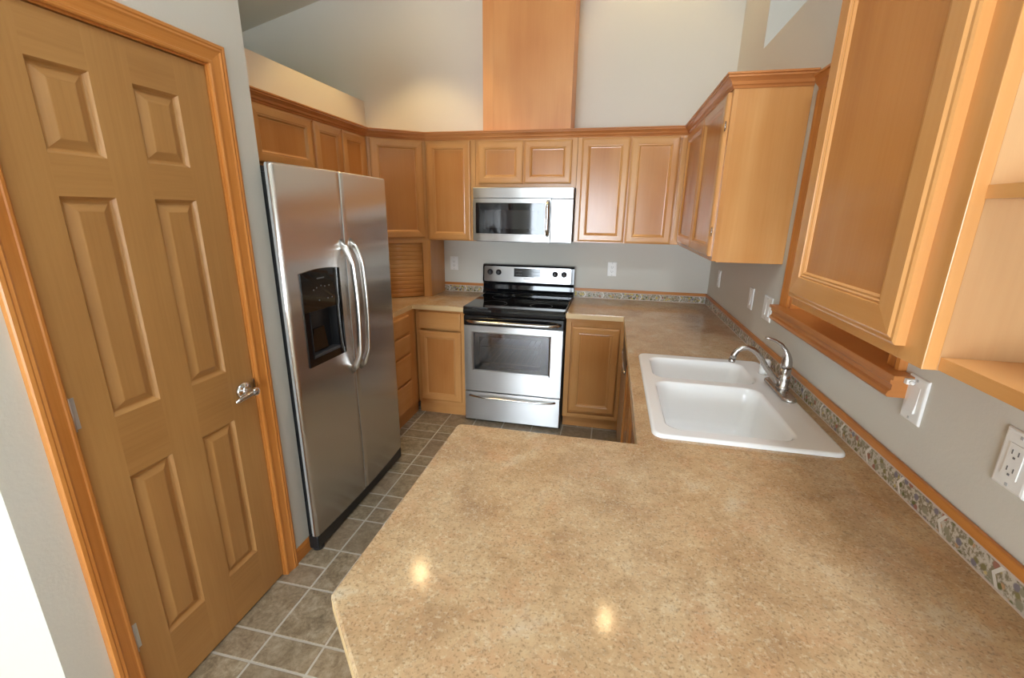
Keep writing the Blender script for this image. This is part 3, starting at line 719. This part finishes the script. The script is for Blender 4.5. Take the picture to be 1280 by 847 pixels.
# dispenser
pl = [(DY_0+.004, .918), (DY_1-.002, .918), (DY_1, .93), (DY_1, 1.336)]
for i in range(0, 9): s = i/8; pl.append((DY_1+(DY_0-DY_1)*s, 1.336+.010*math.sin(PI*s)))
pl += [(DY_0, .93)]
def face_plate(mb, poly, off, thick, mat=0):
    a = [mb.v((xs(y)+off, y, z)) for y, z in poly]; b = [mb.v((xs(y)+off+thick, y, z)) for y, z in poly]
    mb.loft([a, b], mat); mb.face(a[::-1], mat); mb.face(b, mat)
# frame pieces around the niche
dsp = MB()
for poly in ([(DY_0, .918), (DY_1, .918), (DY_1, nz0), (DY_0, nz0)], [(DY_0, nz0), (n0, nz0), (n0, nz1), (DY_0, nz1)], [(n1, nz0), (DY_1, nz0), (DY_1, nz1), (n1, nz1)],
             [(DY_0, nz1), (DY_1, nz1)]+[(DY_1+(DY_0-DY_1)*i/8, 1.336+.010*math.sin(PI*i/8)) for i in range(9)]): face_plate(dsp, poly, -.001, .007)
dp = dsp.build('dispenser', GLOSSB, fz)
m = MB(); e = .0006; m.box(-2.0695, -2.0685, n0+e, n1-e, nz0+e, nz1-e); m.box(-2.0685, -2.027, n0+e, n0+.003, nz0+e, nz1-e); m.box(-2.0685, -2.027, n1-.003, n1-e, nz0+e, nz1-e); m.box(-2.0685, -2.027, n0+.003, n1-.003, nz1-.003, nz1-e); m.box(-2.0685, -2.028, n0+.003, n1-.003, nz0+e, nz0+.002); m.build('dispenser_niche', BLACK, fz)
m = MB(); face_plate(m, [(n0+.02, nz0+.02), (n1-.055, nz0+.02), (n1-.075, nz0+.125), (n0+.045, nz0+.125)], -.030, .012); m.build('ice_paddle', GLOSSB, fz)
m = MB(); face_plate(m, [(n0, nz0), (n1, nz0), (n1, nz0+.014), (n0, nz0+.010)], -.034, .038); m.build('drip_tray', DGREY, fz)
m = MB()
for i, (yy, zz) in enumerate(((-2.05, 1.255), (-2.03, 1.262), (-2.0, 1.268), (-1.975, 1.262), (-1.945, 1.262), (-1.93, 1.205), (-1.96, 1.205), (-2.02, 1.205))):
    m = MB(); face_plate(m, [(yy, zz), (yy+.007, zz), (yy+.007, zz+.005), (yy, zz+.005)], .0062, .0006); m.build('button', MGREY, dp)
m = MB(); face_plate(m, [(-2.02, 1.302), (-1.97, 1.302), (-1.97, 1.307), (-2.02, 1.307)], .0062, .0006); m.build('name_mark', MGREY, dp)
mb = MB(); mb.box(-2.0975, -2.045, FY0+.004, FY1-.004, .012, .083, 0, .006); mb.lathe((-2.07, FY0+.035, .0015), [(0, 0), (.028, 0), (.028, .02), (0, .02)], 16); mb.build('base_grille', BLACK, t)
mb = MB(); mb.box(-2.20, -2.056, PY1+.004, FY0+.10, 1.7355, 1.757, 0, .004); mb.build('hinge_cover', BLACK, t)
mb = MB(); mb.box(-2.20, -2.056, FY1-.08, FY1-.006, 1.7365, 1.764, 0, .004); mb.build('hinge_cover', BLACK, t)

# ------------------------------------------------------------------ range
t = thing('range', 'stainless electric range with black glass cooktop under the microwave', 'range', (-1.4325, -.33, 0))
x0, x1 = -1.811, -1.054
mb = MB(); mb.box(x0+.003, x0+.02, -.632, -.004, .0015, .905); mb.box(x1-.02, x1-.003, -.632, -.004, .0015, .905); mb.box(x0+.02, x1-.02, -.03, -.004, .03, .905)
mb.box(x0+.02, x1-.02, -.60, -.03, .0015, .27); mb.box(x0+.02, x1-.02, -.632, -.03, .80, .905)
mb.build('body', BLACK, t)
# oven cavity
mb = MB(); mb.box(x0+.05, x0+.06, -.60, -.08, .30, .79); mb.box(x1-.06, x1-.05, -.60, -.08, .30, .79); mb.box(x0+.05, x1-.05, -.08, -.07, .30, .79); mb.box(x0+.05, x1-.05, -.60, -.08, .29, .30); mb.box(x0+.05, x1-.05, -.60, -.08, .789, .799)
mb.build('oven_cavity', plain('oven_enamel_glare_blue', (0.42, 0.46, 0.52, 1), 0.35), t)  # pale blue cavity colour imitates the bright reflection in the oven window
for zr in (.47, .60):
    m = MB()
    m.tube([(x0+.07, -.58, zr), (x1-.07, -.58, zr)], .004, 8, ref=(0, 1, 0)); m.tube([(x0+.07, -.1, zr), (x1-.07, -.1, zr)], .004, 8, ref=(0, 1, 0))
    for i in range(15):
        xx = x0+.08+i*(x1-x0-.16)/14; m.tube([(xx, -.58, zr), (xx, -.1, zr)], .0022, 6)
    m.build('oven_rack', WIRE, t)
# cooktop
mb = MB(); mb.prism(rrect(x0-.001, x1+.001, -.668, -.085, .012), .906, .924, 0, True, .006); ct = mb.build('cooktop', GLOSSB, t)
mb = MB()
for cx, cy, rr in ((-1.62, -.50, .105), (-1.25, -.50, .085), (-1.62, -.23, .08), (-1.25, -.23, .10)):
    mb = MB(); a = [mb.v((cx+rr*math.cos(2*PI*k/40), cy+rr*math.sin(2*PI*k/40), .9243)) for k in range(40)]; b = [mb.v((cx+(rr-.003)*math.cos(2*PI*k/40), cy+(rr-.003)*math.sin(2*PI*k/40), .9243)) for k in range(40)]
    mb.loft([a, b]); mb.build('burner_ring', DGREY, ct)
mb = MB(); mb.sweep([(x0+.002, -.634), (x1-.002, -.634)], [(0, .86), (.028, .862), (.034, .872), (.036, .89), (.030, .905), (0, .9055)]); mb.build('front_lip', GLOSSB, t)
# backguard
P = [(0, .9245), (-.078, .9245), (-.080, .945), (-.062, .965), (-.058, 1.0), (-.066, 1.02), (-.080, 1.028), (-.072, 1.155), (-.064, 1.168), (-.05, 1.172), (0, 1.172)]
mb = MB(); a = [mb.v((x0-.014, -.002+y if y else -.002, z)) for y, z in P]; b = [mb.v((x1+.005, -.002+y if y else -.002, z)) for y, z in P]
mb.loft([a, b]); mb.face(a); mb.face(b[::-1]); bg = mb.build('backguard', GLOSSB, t)
def bgy(z): return -.082+.008*(z-1.028)/.127
def bgplate(mb, poly, off, thick, mat=0):
    a = [mb.v((x, bgy(z)-off, z)) for x, z in poly]; b = [mb.v((x, bgy(z)-off-thick, z)) for x, z in poly]
    mb.loft([a, b], mat); mb.face(a, mat); mb.face(b, mat)
mb = MB(); bgplate(mb, rrect(-1.812, -1.074, 1.030, 1.157, .014), 0, .004); cp = mb.build('control_panel', STEEL, bg)
mb = MB(); bgplate(mb, rrect(-1.553, -1.329, 1.076, 1.146, .004), .004, .003); mb.build('display', DISP, bg)
mb = MB()
for r_ in range(2):
    for c_ in range(4):
        for sx in (-1.535, -1.395):
            mb = MB(); bgplate(mb, [(sx+c_*.014, 1.09+r_*.028), (sx+c_*.014+.007, 1.09+r_*.028), (sx+c_*.014+.007, 1.095+r_*.028), (sx+c_*.014, 1.095+r_*.028)], .0072, .0003); mb.build('touch_key', DGREY, bg)
mb = MB(); bgplate(mb, [(-1.47, 1.060), (-1.41, 1.060), (-1.41, 1.064), (-1.47, 1.064)], .0042, .0003)
mb.build('name_mark', DGREY, bg)
for kx in (-1.760, -1.686, -1.206, -1.132):
    m = MB(); m.lathe((kx, bgy(1.108)-.004, 1.108), [(0, 0), (.024, 0), (.024, -.004), (.019, -.006), (.017, -.022), (.014, -.025), (0, -.025)], 20, 0, 'y'); m.box(kx-.003, kx+.003, bgy(1.108)-.034, bgy(1.108)-.028, 1.094, 1.122, 0, .001)
    m.build('knob', BLACK, bg)
# oven door
od = MB(); yd = -.6656
wall_with_holes(od, x0+.006, x1-.010, .262, .783, [(-1.742, -1.150, .424, .738)], lambda a, b, c, d: od.box(a, b, yd, -.634, c, d))
odo = od.build('oven_door', STEEL, t)
m = MB(); m.rings((-1.742, yd-.0005, .424), X, Z, -Y, .592, .314, [(-.004, -.004), (-.004, .001), (.001, .003), (.008, 0), (.012, -.010), (.012, -.02)], 0, 0, 0, back=False)
m.bm.faces.ensure_lookup_table(); big_f = [f for f in m.bm.faces if len(f.verts) == 4 and f.calc_area() > .1]; bmesh.ops.delete(m.bm, geom=big_f, context='FACES_ONLY'); m.build('window_bezel', STEEL, odo)
m = MB(); m.box(-1.732, -1.160, yd+.010, yd+.014, .434, .728); m.build('oven_window', OVENGLASS, odo)
m = MB(); wall_with_holes(m, -1.735, -1.157, .431, .731, [(-1.690, -1.222, .462, .695)], lambda a, b, c, d: m.box(a, b, yd+.0145, yd+.016, c, d)); m.build('window_mask', BLACK, odo)
m = MB(); m.box(x0+.004, x1-.006, yd-.001, -.634, .784, .858, 0, .003); m.build('door_top_band', GLOSSB, odo)
m = MB(); pts = []
for i in range(25):
    s = i/24; e = min(s, 1-s); xx = x0+.03+(x1-x0-.06)*s; pts.append((xx, yd-.004-.048*min(1, e/.10)**.6, .822))
m.tube(pts, .0125, 12, 0, (1, .9), (0, 0, 1)); m.build('handle', SATIN, odo)
m = MB(); m.box(x0+.006, x1-.010, yd, -.612, .018, .252, 0, .003); dr = m.build('storage_drawer', STEEL, t)
m = MB(); pts = []
for i in range(21):
    s = i/20; e = min(s, 1-s); xx = x0+.045+(x1-x0-.09)*s; pts.append((xx, yd-.002-.034*min(1, e/.18)**.7, .222))
m.tube(pts, .011, 10, 0, (1, .8), (0, 0, 1)); m.build('handle', SATIN, dr)

# ------------------------------------------------------------------ microwave
t = thing('microwave', 'stainless over-the-range microwave with black window under the short cabinet', 'microwave', (-1.4325, -.19, 1.382))
mb = MB(); mb.box(x0, x1, -.365, -.002, 1.388, 1.772, 0, .003); mb.box(x0+.02, x1-.02, -.36, -.02, 1.378, 1.389); mb.build('body', BLACK, t)
mb = MB(); mb.box(x0, x1-.004, -.388, -.366, 1.698, 1.772, 0, .003); mb.build('vent_panel', STEEL, t)
mb = MB(); wall_with_holes(mb, x0, -1.222, 1.384, 1.694, [(-1.790, -1.262, 1.438, 1.664)], lambda a, b, c, d: mb.box(a, b, -.389, -.366, c, d)); md = mb.build('door', STEEL, t)
mb = MB(); mb.box(-1.789, -1.263, -.3875, -.372, 1.439, 1.663, 0, .001); mb.build('window', GLOSSB, md)
mb = MB(); mb.box(-1.72, -1.313, -.3882, -.3876, 1.478, 1.612); mb.build('window_screen', plain('dark_mesh_screen', (0.03, 0.03, 0.032, 1), .045), md)
mb = MB(); pts = []
for i in range(17):
    s = i/16; e = min(s, 1-s); pts.append((-1.240, -.391-.036*min(1, e/.14)**.6, 1.430+.252*s))
mb.tube(pts, .010, 12, 0, (1.2, .8), (0, 1, 0)); mb.build('handle', SATIN, md)
mb = MB(); mb.box(-1.218, x1-.004, -.389, -.366, 1.384, 1.694, 0, .003); mb.build('control_panel', STEEL, t)

# ------------------------------------------------------------------ sink
t = thing('sink', 'white double-bowl drop-in kitchen sink in the tan worktop', 'sink', (-.32, -1.96, .914))
mb = MB()
outer = rrect(SX0, SX1, SY0, SY1, .035, 6); RZ = .926
r = [[mb.v((x, y, z)) for x, y in q] for q, z in ((outer, .9145), (offset_poly(outer, .001), .920), (offset_poly(outer, .006), .9255), (offset_poly(outer, .012), RZ))]
mb.loft(r, 0, True, True)
bowls = [(-.556, -.150, -2.352, -1.905, .19), (-.556, -.135, -1.862, -1.572, .15)]
tops = []
for a, b, c, d, dep in bowls:
    R = []
    for ins, z, rad in ((0, RZ, .055), (.004, RZ-.002, .055), (.009, RZ-.008, .054), (.014, RZ-.03, .052), (.030, RZ-dep+.04, .055), (.040, RZ-dep+.012, .055), (.060, RZ-dep, .05)):
        R.append([mb.v((x, y, z)) for x, y in rrect(a+ins, b-ins, c+ins, d-ins, rad, 6)])
    mb.loft(R, 0, True, True); mb.face(R[-1]); tops.append(R[0])
mb.fill([r[-1]]+tops, RZ, 0)
mb.build('basin', PORC, t)
for (a, b, c, d, dep) in bowls:
    m = MB(); m.lathe(((a+b)/2, (c+d)/2, RZ-dep+.0006), [(0, .001), (.022, .001), (.024, .003), (.042, .004), (.045, .001), (.045, 0), (0, 0)], 24); m.build('drain', NICKEL, t)
# faucet
FX, FY = -.072, -1.90
t = thing('faucet', 'brushed nickel single-lever kitchen faucet on the white sink deck', 'faucet', (FX, FY, RZ))
mb = MB(); mb.prism(rrect(FX-.027, FX+.024, FY-.128, FY+.128, .0253, 8), RZ, RZ+.012, 0, True, .007, True); mb.build('base_plate', NICKEL, t)
bx = -.064
mb = MB(); mb.lathe((bx, FY, RZ+.011), [(0, 0), (.026, 0), (.024, .006), (.0205, .012), (.0195, .04), (.0195, .082), (.0, .083)], 24); mb.build('body', NICKEL, t)
mb = MB(); pts = [(-.064, RZ+.094), (-.065, 1.03), (-.065, 1.045), (-.066, 1.06), (-.070, 1.077), (-.079, 1.095), (-.094, 1.114), (-.118, 1.129), (-.140, 1.136), (-.157, 1.138)]
mb.tube([(x, FY, z) for x, z in pts], [.0195, .0205, .0198, .0165, .0125, .0090, .0068, .0055, .0048, .0035], 18, 0, (1, 1), (0, 1, 0)); mb.build('lever', NICKEL, t)
sp = [(-.075, .950), (-.092, .966), (-.115, .993), (-.137, 1.020), (-.156, 1.049), (-.172, 1.070), (-.191, 1.086), (-.212, 1.093), (-.232, 1.091), (-.249, 1.080), (-.259, 1.062), (-.263, 1.042)]
mb = MB(); mb.tube([(x, FY, z) for x, z in sp], [.013, .012, .0115, .011, .011, .011, .011, .011, .011, .0112, .0115, .012], 16, 0, (1, 1), (0, 1, 0)); mb.build('spout', NICKEL, t)
mb = MB(); mb.tube([(-.2628, FY, 1.0425), (-.2645, FY, 1.030)], [.0125, .0125], 16, 0, (1, 1), (0, 1, 0)); mb.build('aerator', NICKEL, t)
t = thing('air_gap_cap', 'small white air gap cap on the sink deck behind the faucet', 'sink cap', (-.072, -1.70, RZ))
mb = MB(); mb.lathe((-.072, -1.70, RZ+.0005), [(0, 0), (.021, 0), (.021, .022), (.0195, .026), (.0195, .030), (.021, .034), (.020, .056), (.016, .064), (0, .066)], 22); mb.build('cap', WPL, t)
for a in (-2.6, -2.0, -1.4):
    mb = MB(); mb.box(-.072+.0208*math.cos(a)-.003, -.072+.0208*math.cos(a)+.003, -1.70+.0208*math.sin(a)-.003, -1.70+.0208*math.sin(a)+.003, RZ+.040, RZ+.044)
    mb.build('vent_slot', LGREY, t)

# ------------------------------------------------------------------ switches and outlets
def plate(name, label, cat, pos, wall, kind, w=.072, group='wall plates'):
    """pos: centre along the wall; plate 0.072 x 0.116"""
    zc = 1.160
    if wall == 'B': o, u, n = Vector((pos, -.0004, zc)), X, -Y
    else: o, u, n = Vector((-.0004, pos, zc)), -Y, -X
    t = thing(name, label, cat, o-Z*.058, group)
    mb = MB(); mb.rings(o-u*w/2-Z*.058, u, Z, n, w, .116, [(0, 0), (0, .003), (.002, .0055), (.006, .0065)], 0, 0, 0); mb.build('cover_plate', WPL, t)
    def bar(m, a, b, c, d, h0, h1):
        m.rings(o+u*a+Z*c+n*h0, u, Z, n, b-a, d-c, [(0, 0), (0, h1-h0)], 0, 0, 0)
    if kind == 'rocker':
        for q in ((0,) if w < .1 else (-.023, .023)):
            m = MB(); oo = o+u*q
            a = [oo+u*s*.0165+Z*z+n*h for s, z, h in ((-1, -.033, .0115), (1, -.033, .0115), (1, 0, .008), (-1, 0, .008), (1, .033, .0068), (-1, .033, .0068))]
            b = [oo+u*s*.0165+Z*z+n*.006 for s, z in ((-1, -.033), (1, -.033), (1, 0), (-1, 0), (1, .033), (-1, .033))]
            A = [m.v(p) for p in a]; B = [m.v(p) for p in b]
            m.face([A[0], A[1], A[2], A[3]]); m.face([A[3], A[2], A[4], A[5]])
            for i, j in ((0, 1), (1, 2), (2, 4), (4, 5), (5, 3), (3, 0)): m.face([A[i], A[j], B[j], B[i]])
            m.build('rocker', WPL, t)
    elif kind == 'outlet':
        m = MB(); bar(m, -.0165, .0165, -.033, .033, .006, .0085); rc = m.build('receptacle', WPL, t)
        for zz in (-.017, .017):
            for a, b, c, d in ((-.008, -.0055, zz-.004, zz+.005), (.0055, .008, zz-.004, zz+.005), (-.0025, .0025, zz-.012, zz-.008)):
                m = MB(); bar(m, a, b, c, d, .0086, .0089); m.build('slot', SLOT, rc)
    for zz in (-.048, .048): m = MB(); bar(m, -.003, .003, zz-.003, zz+.003, .0066, .0072); m.build('screw', LGREY, t)
plate('wall_outlet', 'white outlet on the back wall left of the range', 'outlet', -2.109, 'B', 'outlet')
plate('wall_outlet', 'white outlet on the back wall right of the range', 'outlet', -.750, 'B', 'outlet')
plate('wall_outlet', 'white outlet on the sink wall close to the back corner', 'outlet', -.335, 'R', 'outlet')
plate('light_switch', 'white rocker switch under the bare cabinet end panel on the sink wall', 'switch', -1.118, 'R', 'rocker')
plate('light_switch', 'double white switch plate just beyond the far end of the window sill', 'switch', -1.395, 'R', 'rocker', w=.116)
plate('light_switch', 'white rocker switch between the window sill and the open shelves', 'switch', -2.525, 'R', 'rocker')
plate('wall_outlet', 'white outlet above the tile border under the open shelves', 'outlet', -2.822, 'R', 'outlet')

# ------------------------------------------------------------------ recessed ceiling lamps
for lx, ly, lab in ((-2.27, -.66, 'recessed ceiling lamp above the corner cabinet'), (-.58, -.42, 'recessed ceiling lamp above the right back corner')):
    zc = ceil_z(lx)
    t = thing('ceiling_lamp', lab, 'lamp', (lx, ly, zc-.012), 'recessed ceiling lamps')
    m = MB(); m.lathe((lx, ly, zc-.03), [(.060, .035), (.060, .002), (.085, 0), (.092, .006), (.092, .035)], 28); m.build('trim_ring', WPL, t)
    m = MB(); m.lathe((lx, ly, zc-.022), [(0, 0), (.024, .003), (.032, .012), (.025, .02), (0, .02)], 20); m.build('bulb', BULB, t)
    l = bpy.data.lights.new('lamp_light', 'SPOT'); l.energy = LAMP if lx < -1 else LAMP*.35; l.color = (1.0, 0.70, 0.28); l.spot_size = math.radians(84); l.spot_blend = 0.35; l.shadow_soft_size = .045
    lo = bpy.data.objects.new('lamp_light', l); COL.objects.link(lo); lo.location = (lx, ly, zc-.035)
